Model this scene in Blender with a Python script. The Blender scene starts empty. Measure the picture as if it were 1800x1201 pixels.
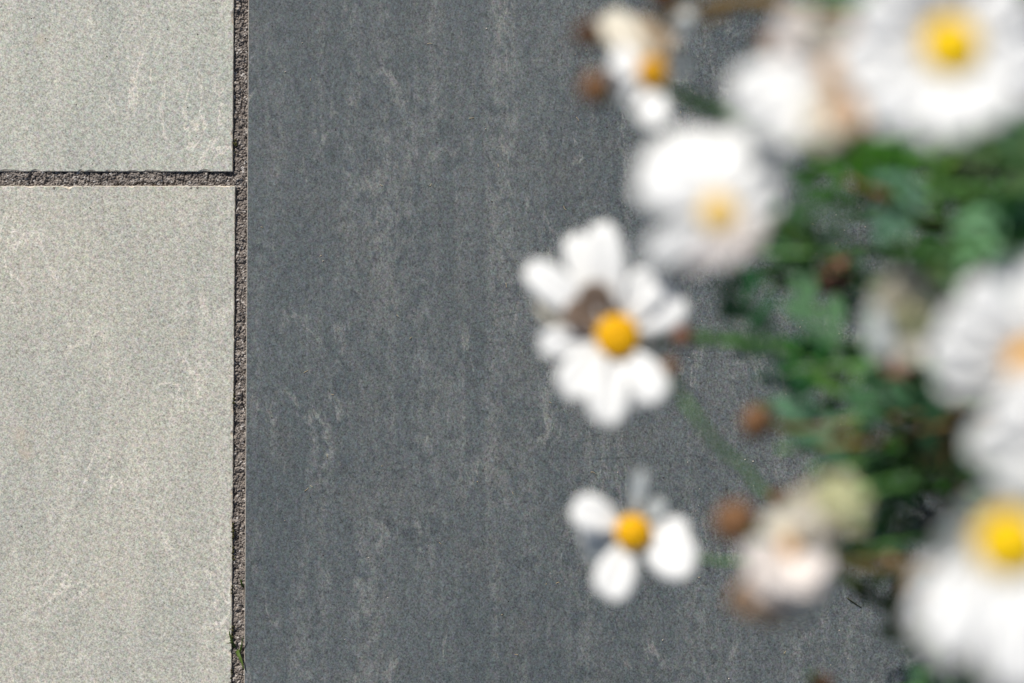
import bpy, bmesh, math, random
from mathutils import Vector, Matrix, noise, geometry

random.seed(7)
SC = bpy.context.scene
COL = SC.collection
V = Vector

# ------------------------------------------------------------------ camera, sky, sun, exposure
CAM_H = 0.625                       # metres above the slabs, looking straight down
cam_data = bpy.data.cameras.new('camera')
cam_data.lens = 50.0
cam_data.sensor_width = 36.0
cam_data.clip_start = 0.01
cam_data.clip_end = 500.0
cam_data.dof.use_dof = True
cam_data.dof.focus_distance = CAM_H
cam_data.dof.aperture_fstop = 2.5
cam = bpy.data.objects.new('camera', cam_data)
cam.location = (0, 0, CAM_H)
COL.objects.link(cam)
SC.camera = cam

SUN_EL = math.radians(39)
SUN_AZ = math.radians(-27)          # from +Y towards +X
sun_dir = V((math.sin(SUN_AZ) * math.cos(SUN_EL), math.cos(SUN_AZ) * math.cos(SUN_EL), math.sin(SUN_EL)))
world = bpy.data.worlds.new('World')
SC.world = world
world.use_nodes = True
wn = world.node_tree
wn.nodes.clear()
w_out = wn.nodes.new('ShaderNodeOutputWorld')
w_bg = wn.nodes.new('ShaderNodeBackground')
w_sky = wn.nodes.new('ShaderNodeTexSky')
w_sky.sky_type = 'NISHITA'
w_sky.sun_disc = False
w_sky.dust_density = 1.6
w_sky.ozone_density = 1.0
w_sky.sun_elevation = SUN_EL
w_sky.sun_rotation = SUN_AZ % (2 * math.pi)
w_bg.inputs['Strength'].default_value = 0.072
wn.links.new(w_sky.outputs[0], w_bg.inputs['Color'])
wn.links.new(w_bg.outputs[0], w_out.inputs['Surface'])

sun_data = bpy.data.lights.new('sun', 'SUN')
sun_data.energy = 4.6
sun_data.angle = math.radians(0.53)
sun_data.color = (1.0, 0.965, 0.92)
sun = bpy.data.objects.new('sun', sun_data)
sun.rotation_euler = sun_dir.to_track_quat('Z', 'Y').to_euler()
sun.location = sun_dir * 5
COL.objects.link(sun)

SC.view_settings.view_transform = 'Standard'
SC.view_settings.look = 'None'
SC.view_settings.gamma = 1.0
SC.view_settings.use_curve_mapping = False
SC.view_settings.exposure = 0.21


# ------------------------------------------------------------------ helpers
PXM = 0.45 / 1800.0                 # metres per photo pixel on the paving


def at(px, py, h=0.0):
    """the point at height h that the photograph shows at (px, py)"""
    s = (CAM_H - h) / CAM_H * PXM
    return V(((px - 900.0) * s, (600.5 - py) * s, h))


def px_len(n, h):
    return n * PXM * (CAM_H - h) / CAM_H


def obj(name, me, mat=None, parent=None, smooth=True):
    if mat is not None and not me.materials:
        for m in (mat if isinstance(mat, (list, tuple)) else [mat]):
            me.materials.append(m)
    if smooth:
        me.polygons.foreach_set('use_smooth', [True] * len(me.polygons))
    o = bpy.data.objects.new(name, me)
    COL.objects.link(o)
    if parent is not None:
        o.parent = parent
    return o


def mesh(name, verts, faces, mats=None):
    me = bpy.data.meshes.new(name)
    me.from_pydata([tuple(v) for v in verts], [], faces)
    if mats:
        me.polygons.foreach_set('material_index', mats)
    me.update()
    return me


def thing(name, label, cat, loc=(0, 0, 0), group=None):
    o = bpy.data.objects.new(name, None)
    o.empty_display_size = 0.01
    o.location = loc
    COL.objects.link(o)
    o['label'] = label
    o['category'] = cat
    if group:
        o['group'] = group
    return o


def local(root, pts):
    return [V(p) - root.location for p in pts]


def thicken(verts, faces, t):
    """a closed shell: the sheet, its copy t below along the normals, and the rim"""
    verts = [V(v) for v in verts]
    n = [V((0, 0, 0)) for _ in verts]
    for f in faces:
        a, b, c = verts[f[0]], verts[f[1]], verts[f[2]]
        nn = (b - a).cross(c - a)
        for i in f:
            n[i] += nn
    out = list(verts)
    for v, k in zip(verts, n):
        k = k.normalized() if k.length > 1e-15 else V((0, 0, 1))
        out.append(v - k * t)
    N = len(verts)
    fs = [tuple(f) for f in faces]
    fs += [tuple(i + N for i in reversed(f)) for f in faces]
    edges = {}
    for f in faces:
        for i in range(len(f)):
            e = (f[i], f[(i + 1) % len(f)])
            if (e[1], e[0]) in edges:
                del edges[(e[1], e[0])]
            else:
                edges[e] = 1
    for a, b in edges:
        fs.append((b, a, a + N, b + N))
    return out, fs


def spline(pts, n):
    """Catmull-Rom through pts, n samples per span"""
    p = [pts[0] * 2 - pts[1]] + list(pts) + [pts[-1] * 2 - pts[-2]]
    out = []
    for i in range(1, len(p) - 2):
        a, b, c, d = p[i - 1], p[i], p[i + 1], p[i + 2]
        for k in range(n):
            t = k / n
            out.append(0.5 * ((2 * b) + (c - a) * t + (2 * a - 5 * b + 4 * c - d) * t * t
                              + (3 * b - a - 3 * c + d) * t ** 3))
    out.append(V(pts[-1]))
    return out


def frame_of(d):
    d = d.normalized()
    u = d.cross(V((0, 0, 1)))
    if u.length < 1e-3:
        u = d.cross(V((0, 1, 0)))
    u.normalize()
    return u, u.cross(d).normalized()


def tube(path, r0, r1, k=6):
    vs, fs = [], []
    n = len(path)
    for i, p in enumerate(path):
        d = path[min(i + 1, n - 1)] - path[max(i - 1, 0)]
        u, w = frame_of(d)
        r = r0 + (r1 - r0) * i / (n - 1)
        for j in range(k):
            a = 2 * math.pi * j / k
            vs.append(p + (u * math.cos(a) + w * math.sin(a)) * r)
    for i in range(n - 1):
        for j in range(k):
            fs.append((i * k + j, i * k + (j + 1) % k, (i + 1) * k + (j + 1) % k, (i + 1) * k + j))
    fs.append(tuple(reversed(range(k))))
    fs.append(tuple(range((n - 1) * k, n * k)))
    return vs, fs


def lathe(profile, axis, base, k=18, jitter=0.0, rnd=None):
    """profile: (radius, height along axis)"""
    ax = axis.normalized()
    u, w = frame_of(ax)
    vs, fs = [], []
    for r, z in profile:
        for j in range(k):
            a = 2 * math.pi * j / k
            q = 1 + (rnd.uniform(-jitter, jitter) if rnd else 0)
            vs.append(base + ax * z + (u * math.cos(a) + w * math.sin(a)) * r * q)
    m = len(profile)
    for i in range(m - 1):
        for j in range(k):
            fs.append((i * k + j, i * k + (j + 1) % k, (i + 1) * k + (j + 1) % k, (i + 1) * k + j))
    fs.append(tuple(reversed(range(k))))
    fs.append(tuple(range((m - 1) * k, m * k)))
    return vs, fs


# ------------------------------------------------------------------ materials
class NT:
    """a small wrapper for writing node trees"""

    def __init__(self, name):
        self.m = bpy.data.materials.new(name)
        self.m.use_nodes = True
        self.t = self.m.node_tree
        self.t.nodes.clear()
        self.out = self.t.nodes.new('ShaderNodeOutputMaterial')

    def n(self, kind, **kw):
        nd = self.t.nodes.new(kind)
        for k, v in kw.items():
            setattr(nd, k, v)
        return nd

    def put(self, sock, val):
        if isinstance(val, bpy.types.NodeSocket):
            self.t.links.new(val, sock)
        elif val is not None:
            sock.default_value = val

    def math(self, op, a, b=None, c=None, clamp=False):
        nd = self.n('ShaderNodeMath', operation=op, use_clamp=clamp)
        for i, v in enumerate((a, b, c)):
            if v is not None:
                self.put(nd.inputs[i], v)
        return nd.outputs[0]

    def mix(self, f, a, b, mode='MIX'):
        nd = self.n('ShaderNodeMix', data_type='RGBA', blend_type=mode)
        self.put(nd.inputs[0], f)
        self.put(nd.inputs[6], a)
        self.put(nd.inputs[7], b)
        return nd.outputs[2]

    def coords(self, offset=True):
        tc = self.n('ShaderNodeTexCoord').outputs['Object']
        if not offset:
            return tc
        oi = self.n('ShaderNodeObjectInfo')
        sc = self.n('ShaderNodeVectorMath', operation='SCALE')
        cv = self.n('ShaderNodeCombineXYZ')
        for i in range(2):
            self.put(cv.inputs[i], oi.outputs['Random'])
        self.put(sc.inputs[0], cv.outputs[0])
        sc.inputs['Scale'].default_value = 7.0
        ad = self.n('ShaderNodeVectorMath', operation='ADD')
        self.put(ad.inputs[0], tc)
        self.put(ad.inputs[1], sc.outputs[0])
        return ad.outputs[0]

    def stretch(self, vec, s, rot=0.0):
        mp = self.n('ShaderNodeMapping')
        self.put(mp.inputs['Vector'], vec)
        mp.inputs['Scale'].default_value = s
        mp.inputs['Rotation'].default_value = (0, 0, rot)
        return mp.outputs[0]

    def skew(self, vec):
        mp = self.n('ShaderNodeMapping')
        self.put(mp.inputs['Vector'], vec)
        mp.inputs['Rotation'].default_value = (0.55, 0.38, 0.72)
        return mp.outputs[0]

    def noise(self, vec, scale, detail=2.0, rough=0.5, dist=0.0, color=False):
        nd = self.n('ShaderNodeTexNoise')
        self.put(nd.inputs['Vector'], vec)
        nd.inputs['Scale'].default_value = scale
        nd.inputs['Detail'].default_value = detail
        nd.inputs['Roughness'].default_value = rough
        nd.inputs['Distortion'].default_value = dist
        return nd.outputs['Color' if color else 'Fac']

    def ramp(self, f, *stops):
        nd = self.n('ShaderNodeValToRGB')
        self.put(nd.inputs[0], f)
        el = nd.color_ramp.elements
        while len(el) < len(stops):
            el.new(0.5)
        for e, (p, c) in zip(el, stops):
            e.position = p
            e.color = (*c, 1) if len(c) == 3 else c
        return nd.outputs[0]

    def step(self, f, lo, hi):
        nd = self.n('ShaderNodeMapRange', interpolation_type='SMOOTHSTEP')
        self.put(nd.inputs[0], f)
        nd.inputs[1].default_value = lo
        nd.inputs[2].default_value = hi
        return nd.outputs[0]

    def principled(self, color, rough=0.7, normal=None, spec=0.4):
        b = self.n('ShaderNodeBsdfPrincipled')
        self.put(b.inputs['Base Color'], color)
        self.put(b.inputs['Roughness'], rough)
        b.inputs['Specular IOR Level'].default_value = spec
        if normal is not None:
            self.put(b.inputs['Normal'], normal)
        return b.outputs[0]

    def bump(self, h, strength=0.5, dist=0.001):
        nd = self.n('ShaderNodeBump')
        nd.inputs['Strength'].default_value = strength
        nd.inputs['Distance'].default_value = dist
        self.put(nd.inputs['Height'], h)
        return nd.outputs[0]

    def done(self, sh):
        self.t.links.new(sh, self.out.inputs['Surface'])
        return self.m


def rgb(*c):
    return (*c, 1.0)


def mat_pale_slab(name, tint):
    t = NT(name)
    c = t.coords()
    q = t.skew(c)
    grain = t.noise(q, 1350, 2.5, 0.65)
    grain2 = t.noise(q, 560, 2.5, 0.62)
    ctint = t.noise(q, 650, 2.0, 0.6, color=True)
    streak = t.noise(t.stretch(c, (1, 0.16, 1)), 95, 4, 0.62, 0.6)
    cloud = t.noise(c, 14, 3, 0.55, 0.3)
    # thin pale veins that wander down the slab
    vn = t.noise(t.stretch(c, (1, 0.45, 1)), 30, 5, 0.62, 1.4)
    vein = t.math('SUBTRACT', 1.0, t.step(t.math('ABSOLUTE', t.math('SUBTRACT', vn, 0.5)), 0.003, 0.022))
    vmask = t.step(t.noise(c, 22, 2, 0.5), 0.45, 0.62)
    vein = t.math('MULTIPLY', vein, vmask)
    base = t.mix(t.step(cloud, 0.36, 0.66), rgb(0.392 * tint[0], 0.390 * tint[1], 0.345 * tint[2]),
                 rgb(0.430 * tint[0], 0.420 * tint[1], 0.364 * tint[2]))
    base = t.mix(t.math('MULTIPLY', t.step(streak, 0.45, 0.72), 0.45), base, rgb(0.50, 0.475, 0.41))
    base = t.mix(t.math('MULTIPLY', t.step(streak, 0.5, 0.28), 0.35), base, rgb(0.345, 0.345, 0.31))
    base = t.mix(t.math('MULTIPLY', vein, 0.75), base, rgb(0.60, 0.56, 0.48))
    g = t.math('ADD', t.math('MULTIPLY', t.math('SUBTRACT', grain, 0.5), 2.0),
               t.math('MULTIPLY', t.math('SUBTRACT', grain2, 0.5), 1.0))
    gain = t.math('MULTIPLY', 0.92, t.math('ADD', 1.0, g))
    gcol = t.n('ShaderNodeCombineColor')
    for i in range(3):
        t.put(gcol.inputs[i], gain)
    base = t.mix(1.0, base, gcol.outputs[0], 'MULTIPLY')
    base = t.mix(0.16, base, ctint, 'OVERLAY')
    dark = t.step(t.noise(q, 700, 1, 0.5), 0.72, 0.78)
    base = t.mix(t.math('MULTIPLY', dark, 0.6), base, rgb(0.10, 0.09, 0.075))
    # a few rust-tinted blooms
    rust = t.step(t.noise(c, 42, 2, 0.5), 0.66, 0.78)
    base = t.mix(t.math('MULTIPLY', rust, 0.3), base, rgb(0.47, 0.36, 0.25))
    h = t.math('ADD', grain, t.math('MULTIPLY', grain2, 1.2))
    return t.done(t.principled(base, 0.82, t.bump(h, 0.35, 0.0004), 0.25))


def mat_slab_body(name, c0, c1):
    t = NT(name)
    c = t.coords()
    col = t.ramp(t.noise(c, 900, 3, 0.7), (0.3, c0), (0.7, c1))
    return t.done(t.principled(col, 0.9, t.bump(t.noise(c, 1500, 2, 0.6), 0.5, 0.0003), 0.2))


def mat_dark_slab():
    t = NT('dark_porcelain')
    c = t.coords()
    q = t.skew(c)
    grain = t.noise(q, 1250, 3, 0.68, 0.3)
    fib = t.noise(t.skew(t.stretch(c, (1, 0.6, 1), 0.9)), 620, 3, 0.7, 1.2)
    mott = t.noise(t.skew(t.stretch(c, (1, 0.62, 1))), 210, 4, 0.66, 0.8)
    streak = t.noise(t.stretch(c, (1, 0.085, 1), -0.06), 85, 5, 0.6, 0.35)
    cloud = t.noise(t.stretch(c, (1, 0.5, 1)), 11, 3, 0.5, 0.4)
    hue = t.noise(c, 34, 3, 0.6)
    ctint = t.noise(q, 600, 2, 0.6, color=True)
    base = t.mix(t.step(cloud, 0.34, 0.68), rgb(0.072, 0.085, 0.089), rgb(0.094, 0.106, 0.108))
    base = t.mix(t.math('MULTIPLY', t.step(hue, 0.48, 0.74), 0.38), base, rgb(0.108, 0.108, 0.102))
    # mottled pale bloom that gathers along vertical streaks
    bl = t.math('MULTIPLY', t.step(streak, 0.46, 0.68), t.step(mott, 0.36, 0.68))
    base = t.mix(t.math('MULTIPLY', bl, 0.5), base, rgb(0.20, 0.205, 0.195))
    long_s = t.noise(t.stretch(c, (1, 0.045, 1), -0.05), 44, 3, 0.55, 0.25)
    ls = t.math('MULTIPLY', t.step(long_s, 0.50, 0.66), t.step(mott, 0.30, 0.70))
    base = t.mix(t.math('MULTIPLY', ls, 0.42), base, rgb(0.165, 0.168, 0.160))
    dk = t.math('MULTIPLY', t.step(mott, 0.50, 0.30), 0.42)
    base = t.mix(dk, base, rgb(0.045, 0.056, 0.064))
    # thin slate-like seams
    vn = t.noise(t.stretch(c, (1, 0.33, 1), 0.12), 15, 5, 0.62, 1.6)
    vein = t.math('SUBTRACT', 1.0, t.step(t.math('ABSOLUTE', t.math('SUBTRACT', vn, 0.5)), 0.002, 0.02))
    vein = t.math('MULTIPLY', vein, t.step(t.noise(c, 36, 2, 0.5), 0.47, 0.62))
    vein = t.math('MULTIPLY', vein, t.step(mott, 0.35, 0.6))
    base = t.mix(t.math('MULTIPLY', vein, 0.5), base, rgb(0.22, 0.22, 0.205))
    # faint dark cross seams
    v2 = t.noise(t.stretch(c, (0.22, 1, 1), -0.1), 17, 5, 0.62, 1.2)
    seam = t.math('SUBTRACT', 1.0, t.step(t.math('ABSOLUTE', t.math('SUBTRACT', v2, 0.47)), 0.002, 0.016))
    seam = t.math('MULTIPLY', seam, t.step(t.noise(c, 18, 2, 0.5), 0.53, 0.64))
    base = t.mix(t.math('MULTIPLY', seam, 0.45), base, rgb(0.04, 0.048, 0.054))
    g = t.math('ADD', t.math('MULTIPLY', t.math('SUBTRACT', grain, 0.5), 2.5),
               t.math('MULTIPLY', t.math('SUBTRACT', fib, 0.5), 1.7))
    gain = t.math('MULTIPLY', 0.95, t.math('ADD', 1.0, g))
    gcol = t.n('ShaderNodeCombineColor')
    for i in range(3):
        t.put(gcol.inputs[i], gain)
    base = t.mix(1.0, base, gcol.outputs[0], 'MULTIPLY')
    base = t.mix(0.20, base, ctint, 'OVERLAY')
    h = t.math('ADD', t.math('MULTIPLY', grain, 0.8), fib)
    rough = t.math('ADD', 0.62, t.math('MULTIPLY', mott, 0.15))
    return t.done(t.principled(base, rough, t.bump(h, 0.30, 0.0004), 0.35))


def mat_sand(name, scale=1000.0, dark=1.0):
    t = NT(name)
    c = t.coords(False)
    v = t.n('ShaderNodeTexVoronoi')
    t.put(v.inputs['Vector'], c)
    v.inputs['Scale'].default_value = scale
    sep = t.n('ShaderNodeSeparateColor')
    t.put(sep.inputs[0], v.outputs['Color'])
    col = t.ramp(sep.outputs[0], (0.0, (0.10 * dark, 0.082 * dark, 0.07 * dark)),
                 (0.35, (0.17 * dark, 0.148 * dark, 0.13 * dark)),
                 (0.7, (0.25 * dark, 0.225 * dark, 0.20 * dark)), (0.9, (0.36 * dark, 0.31 * dark, 0.26 * dark)),
                 (1.0, (0.62 * dark, 0.6 * dark, 0.57 * dark)))
    col = t.mix(t.math('MULTIPLY', t.noise(c, 120, 2, 0.5), 0.45), col, rgb(0.15 * dark, 0.12 * dark, 0.10 * dark))
    h = t.math('SUBTRACT', 1.0, v.outputs['Distance'])
    return t.done(t.principled(col, 0.85, t.bump(h, 0.6, 0.0004), 0.3))


def mat_plain(name, c0, c1, scale, rough=0.7, transl=None, tcol=None, spec=0.3, obj_var=0.0, bump=0.0):
    """two tones mixed by noise, an optional share of light let through, an optional change from piece to piece"""
    t = NT(name)
    c = t.coords()
    col = t.mix(t.step(t.noise(c, scale, 3, 0.6), 0.32, 0.68), rgb(*c0), rgb(*c1))
    if obj_var:
        oi = t.n('ShaderNodeObjectInfo')
        hs = t.n('ShaderNodeHueSaturation')
        t.put(hs.inputs['Hue'], t.math('ADD', 0.5 - obj_var * 0.06, t.math('MULTIPLY', oi.outputs['Random'], obj_var * 0.12)))
        r2 = t.math('FRACT', t.math('MULTIPLY', oi.outputs['Random'], 17.31))
        t.put(hs.inputs['Value'], t.math('ADD', 1.0 - obj_var * 0.5, t.math('MULTIPLY', r2, obj_var)))
        r3 = t.math('FRACT', t.math('MULTIPLY', oi.outputs['Random'], 53.7))
        t.put(hs.inputs['Saturation'], t.math('ADD', 1.0 - obj_var * 0.4, t.math('MULTIPLY', r3, obj_var * 0.5)))
        t.put(hs.inputs['Color'], col)
        col = hs.outputs[0]
    nrm = t.bump(t.noise(c, scale * 2, 2, 0.6), bump, 0.0006) if bump else None
    sh = t.principled(col, rough, nrm, spec)
    if transl:
        tr = t.n('ShaderNodeBsdfTranslucent')
        t.put(tr.inputs['Color'], rgb(*tcol) if tcol else col)
        mx = t.n('ShaderNodeMixShader')
        mx.inputs[0].default_value = transl
        t.put(mx.inputs[1], sh)
        t.put(mx.inputs[2], tr.outputs[0])
        sh = mx.outputs[0]
    return t.done(sh)


M = {
    'pale_cool': mat_pale_slab('pale_stone_cool', (0.985, 1.0, 0.985)),
    'pale_warm': mat_pale_slab('pale_stone_warm', (1.0, 0.99, 0.965)),
    'pale_body': mat_slab_body('pale_slab_body', (0.42, 0.34, 0.24), (0.68, 0.63, 0.54)),
    'dark': mat_dark_slab(),
    'dark_body': mat_slab_body('dark_slab_body', (0.26, 0.23, 0.19), (0.40, 0.36, 0.31)),
    'sand': mat_sand('joint_sand', 1250, 0.92),
    'bedding': mat_sand('bedding_sand', 700),
    'soil': mat_plain('garden_soil', (0.035, 0.024, 0.016), (0.075, 0.053, 0.036), 60, 0.95, spec=0.15, bump=0.8),
    'lawn': mat_plain('lawn_ground', (0.035, 0.06, 0.018), (0.06, 0.085, 0.03), 3, 0.95, spec=0.1),
    'petal': mat_plain('petal_white', (0.82, 0.82, 0.80), (0.86, 0.86, 0.84), 120, 0.6, 0.22, spec=0.25),
    'petal_thin': mat_plain('petal_thin_white', (0.66, 0.70, 0.70), (0.74, 0.76, 0.75), 120, 0.6, 0.4, spec=0.2),
    'petal_shade': mat_plain('petal_shade', (0.15, 0.105, 0.075), (0.23, 0.17, 0.13), 150, 0.8, 0.15, spec=0.1),  # brown tone standing in for shade on white petals
    'petal_cream': mat_plain('petal_cream', (0.68, 0.63, 0.51), (0.78, 0.74, 0.64), 150, 0.65, 0.38, spec=0.2),
    'petal_lime': mat_plain('petal_lime', (0.70, 0.70, 0.38), (0.80, 0.79, 0.50), 150, 0.7, 0.3, spec=0.15),
    'petal_dry': mat_plain('petal_dry', (0.27, 0.205, 0.135), (0.38, 0.30, 0.21), 150, 0.75, 0.2, spec=0.1),
    'petal_tan': mat_plain('petal_tan', (0.48, 0.38, 0.26), (0.60, 0.50, 0.37), 150, 0.7, 0.25, spec=0.15),
    'petal_peach': mat_plain('petal_peach', (0.62, 0.40, 0.24), (0.74, 0.55, 0.38), 150, 0.7, 0.35, spec=0.15),
    'petal_blush': mat_plain('petal_blush', (0.80, 0.74, 0.69), (0.87, 0.82, 0.79), 150, 0.65, 0.38, spec=0.2),
    'disc_bright': mat_plain('disc_bright', (0.68, 0.42, 0.003), (0.82, 0.54, 0.006), 900, 0.7, spec=0.15, bump=0.6),
    'disc': mat_plain('disc_yellow', (0.56, 0.26, 0.002), (0.82, 0.44, 0.004), 900, 0.7, spec=0.15, bump=0.6),
    'disc_old': mat_plain('disc_old_orange', (0.50, 0.23, 0.01), (0.62, 0.32, 0.02), 900, 0.75, spec=0.1, bump=0.6),
    'disc_pale': mat_plain('disc_pale', (0.70, 0.46, 0.12), (0.80, 0.58, 0.24), 700, 0.8, spec=0.1, bump=0.6),
    'disc_peach': mat_plain('disc_peach', (0.50, 0.30, 0.15), (0.62, 0.44, 0.26), 700, 0.8, spec=0.1, bump=0.6),
    'calyx': mat_plain('calyx_green', (0.06, 0.12, 0.035), (0.11, 0.17, 0.06), 300, 0.6, spec=0.3),
    'stem': mat_plain('stem_green', (0.06, 0.16, 0.035), (0.11, 0.24, 0.06), 200, 0.6, 0.1, spec=0.3),
    'stem_brown': mat_plain('stem_tan', (0.13, 0.085, 0.03), (0.21, 0.14, 0.06), 200, 0.75, spec=0.2),
    'bud_brown': mat_plain('bud_brown', (0.12, 0.058, 0.026), (0.21, 0.112, 0.056), 500, 0.8, spec=0.15, bump=0.7),
    'bud_dark': mat_plain('bud_dark', (0.06, 0.03, 0.016), (0.12, 0.06, 0.03), 500, 0.85, spec=0.1, bump=0.7),
    'bud_rosy': mat_plain('bud_rosy', (0.14, 0.07, 0.045), (0.24, 0.13, 0.09), 500, 0.8, spec=0.15, bump=0.7),
    'bud_green': mat_plain('bud_green', (0.46, 0.46, 0.24), (0.60, 0.58, 0.36), 400, 0.7, 0.2, spec=0.2, bump=0.5),
    'bud_yellow': mat_plain('bud_yellow', (0.40, 0.34, 0.06), (0.5, 0.44, 0.12), 400, 0.7, spec=0.2, bump=0.5),
    'leaf': mat_plain('leaf_green', (0.024, 0.105, 0.012), (0.066, 0.205, 0.028), 90, 0.55, 0.33, spec=0.15, obj_var=1.0),
    'leaf_blue': mat_plain('leaf_blue_green', (0.052, 0.175, 0.072), (0.11, 0.29, 0.135), 90, 0.55, 0.3, spec=0.2, obj_var=0.7),
    'leaf_yellow': mat_plain('leaf_yellow_green', (0.075, 0.16, 0.016), (0.14, 0.235, 0.04), 90, 0.55, 0.33, spec=0.2, obj_var=0.6),
    'leaf_dry': mat_plain('leaf_dry', (0.10, 0.055, 0.02), (0.20, 0.125, 0.05), 90, 0.7, 0.2, spec=0.15, obj_var=0.6),
    'grass': mat_plain('grass_blade', (0.05, 0.09, 0.012), (0.09, 0.14, 0.025), 400, 0.6, 0.25, spec=0.3),
    'moss': mat_plain('moss_dark', (0.03, 0.028, 0.012), (0.06, 0.06, 0.02), 900, 0.95, spec=0.1),
    'grit': mat_plain('grit', (0.30, 0.25, 0.20), (0.5, 0.45, 0.39), 50, 0.5, spec=0.5, obj_var=0.0),
    'grit_dark': mat_plain('grit_dark', (0.03, 0.025, 0.02), (0.06, 0.05, 0.04), 50, 0.7),
    'straw': mat_plain('straw', (0.38, 0.29, 0.16), (0.5, 0.42, 0.28), 300, 0.7),
    'needle': mat_plain('needle_dark', (0.03, 0.032, 0.015), (0.05, 0.055, 0.02), 300, 0.7),
}

# ------------------------------------------------------------------ the setting: lawn, bed, patio
# one sheet of ground out to the horizon, lowered under the patio
g_me = mesh('ground', [(-150, -150, -0.03), (150, -150, -0.03), (150, 150, -0.03), (-150, 150, -0.03)], [(0, 1, 2, 3)])
ground = obj('ground', g_me, M['lawn'], smooth=False)
ground['kind'] = 'structure'

# planting bed to the right of the dark slabs
BX0, BX1, BY0, BY1 = 0.288, 1.2, -1.75, 1.85
nx, ny = 70, 240
vs = []
for j in range(ny + 1):
    for i in range(nx + 1):
        x = BX0 + (BX1 - BX0) * i / nx
        y = BY0 + (BY1 - BY0) * j / ny
        z = -0.008 + 0.012 * noise.noise(V((x * 18, y * 18, 0))) + 0.008 * noise.noise(V((x * 60, y * 60, 3)))
        z += 0.004 * noise.noise(V((x * 150, y * 150, 9)))
        if i in (0, nx) or j in (0, ny):
            z = -0.035
        vs.append((x, y, z))
fs = [(j * (nx + 1) + i, j * (nx + 1) + i + 1, (j + 1) * (nx + 1) + i + 1, (j + 1) * (nx + 1) + i)
      for j in range(ny) for i in range(nx)]
bed = obj('planting_bed', mesh('planting_bed', vs, fs), M['soil'])
bed['kind'] = 'structure'

# the patio: a bed of sand that parents every slab and the sand in the joints
PX0, PX1, PY0, PY1 = -1.94, 0.284, -1.75, 1.90
vs = [(PX0, PY0, -0.0042), (PX1, PY0, -0.0042), (PX1, PY1, -0.0042), (PX0, PY1, -0.0042),
      (PX0, PY0, -0.06), (PX1, PY0, -0.06), (PX1, PY1, -0.06), (PX0, PY1, -0.06)]
fs = [(0, 1, 2, 3), (7, 6, 5, 4), (0, 4, 5, 1), (1, 5, 6, 2), (2, 6, 7, 3), (3, 7, 4, 0)]
patio = obj('patio', mesh('patio', vs, fs), M['bedding'], smooth=False)
patio['kind'] = 'structure'


def slab_mesh(name, x0, x1, y0, y1, shear, fine=False, chip=0.0, wobble=0.0, bev=0.0003, seed=0, top=None, body=None):
    """a slab with eased, slightly worn edges; local origin at its middle, top at z = 0"""
    rnd = random.Random(seed)
    cx, cy = (x0 + x1) / 2, (y0 + y1) / 2
    step = 0.0005 if fine else 0.02

    def side(a, b):
        n = max(2, int((b - a).length / step))
        return [a.lerp(b, i / n) for i in range(n)]

    c = [V((x + shear * y - cx - shear * cy, y - cy, 0)) for x, y in ((x0, y0), (x1, y0), (x1, y1), (x0, y1))]
    ring = side(c[0], c[1]) + side(c[1], c[2]) + side(c[2], c[3]) + side(c[3], c[0])
    N = len(ring)
    outer, inner = [], []
    chips = [(rnd.randrange(N), rnd.randint(2, 7), rnd.uniform(0.3, 1.0)) for _ in range(int(N * 0.035))] if fine and chip else []
    depth = [0.0] * N
    for i0, w, d in chips:
        for k in range(-w, w + 1):
            i = (i0 + k) % N
            depth[i] = max(depth[i], d * chip * (1 - (k / (w + 0.5)) ** 2))
    for i, p in enumerate(ring):
        d = ring[(i + 1) % N] - ring[i - 1]
        inw = V((-d.y, d.x, 0)).normalized()
        wob = wobble * (noise.noise(V((i * 0.35, seed, 0))) + 0.8 * noise.noise(V((i * 0.07, seed, 5)))) if fine else 0
        e = p + inw * (wob + depth[i] * 0.35)
        outer.append(V((e.x, e.y, -bev * (0.8 + 2.0 * depth[i] / (chip + 1e-9) if chip else 1.0))))
        q = e + inw * (bev + depth[i])
        inner.append(V((q.x, q.y, 0)))
    vs = inner + outer + [V((p.x, p.y, -0.02)) for p in ring]
    fs = [tuple(range(N))]
    ms = [0]
    for i in range(N):
        j = (i + 1) % N
        fs.append((N + i, N + j, j, i))
        ms.append(1)
        fs.append((2 * N + i, 2 * N + j, N + j, N + i))
        ms.append(1)
    fs.append(tuple(reversed(range(2 * N, 3 * N))))
    ms.append(1)
    me = mesh(name, vs, fs, ms)
    me.materials.append(top)
    me.materials.append(body)
    return me, (cx + shear * cy, cy)


J = 0.006
KS = 0.0078
# the two pale slabs and the dark slab in view
YT, YB = 0.0747, 0.0684
me, (cx, cy) = slab_mesh('pale_slab', -0.7235, -0.1235, YT, YT + 0.6, KS, True, 0.0007, 0.00012, 0.00022, 3, M['pale_cool'], M['pale_body'])
s_up = obj('pale_slab', me, None, patio, False)
s_up.location = (cx, cy, 0)
s_up['label'] = 'pale greenish grey slab above the cross joint'
me, (cx, cy) = slab_mesh('pale_slab', -0.7223, -0.1223, YB - 0.6, YB, KS, True, 0.0010, 0.00018, 0.00022, 11, M['pale_warm'], M['pale_body'])
s_lo = obj('pale_slab', me, None, patio, False)
s_lo.location = (cx, cy, -0.0002)
s_lo['label'] = 'pale sandy slab with chipped edges below the cross joint'
me, (cx, cy) = slab_mesh('dark_slab', -0.1168, 0.2832, -0.46, 0.74, 0.0062, True, 0.0, 0.000025, 0.00028, 5, M['dark'], M['dark_body'])
d_me_fine = me
s_dk = obj('dark_slab', me, None, patio, False)
s_dk.location = (cx, cy, 0.0001)
s_dk['label'] = 'charcoal slab under the daisies'

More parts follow.
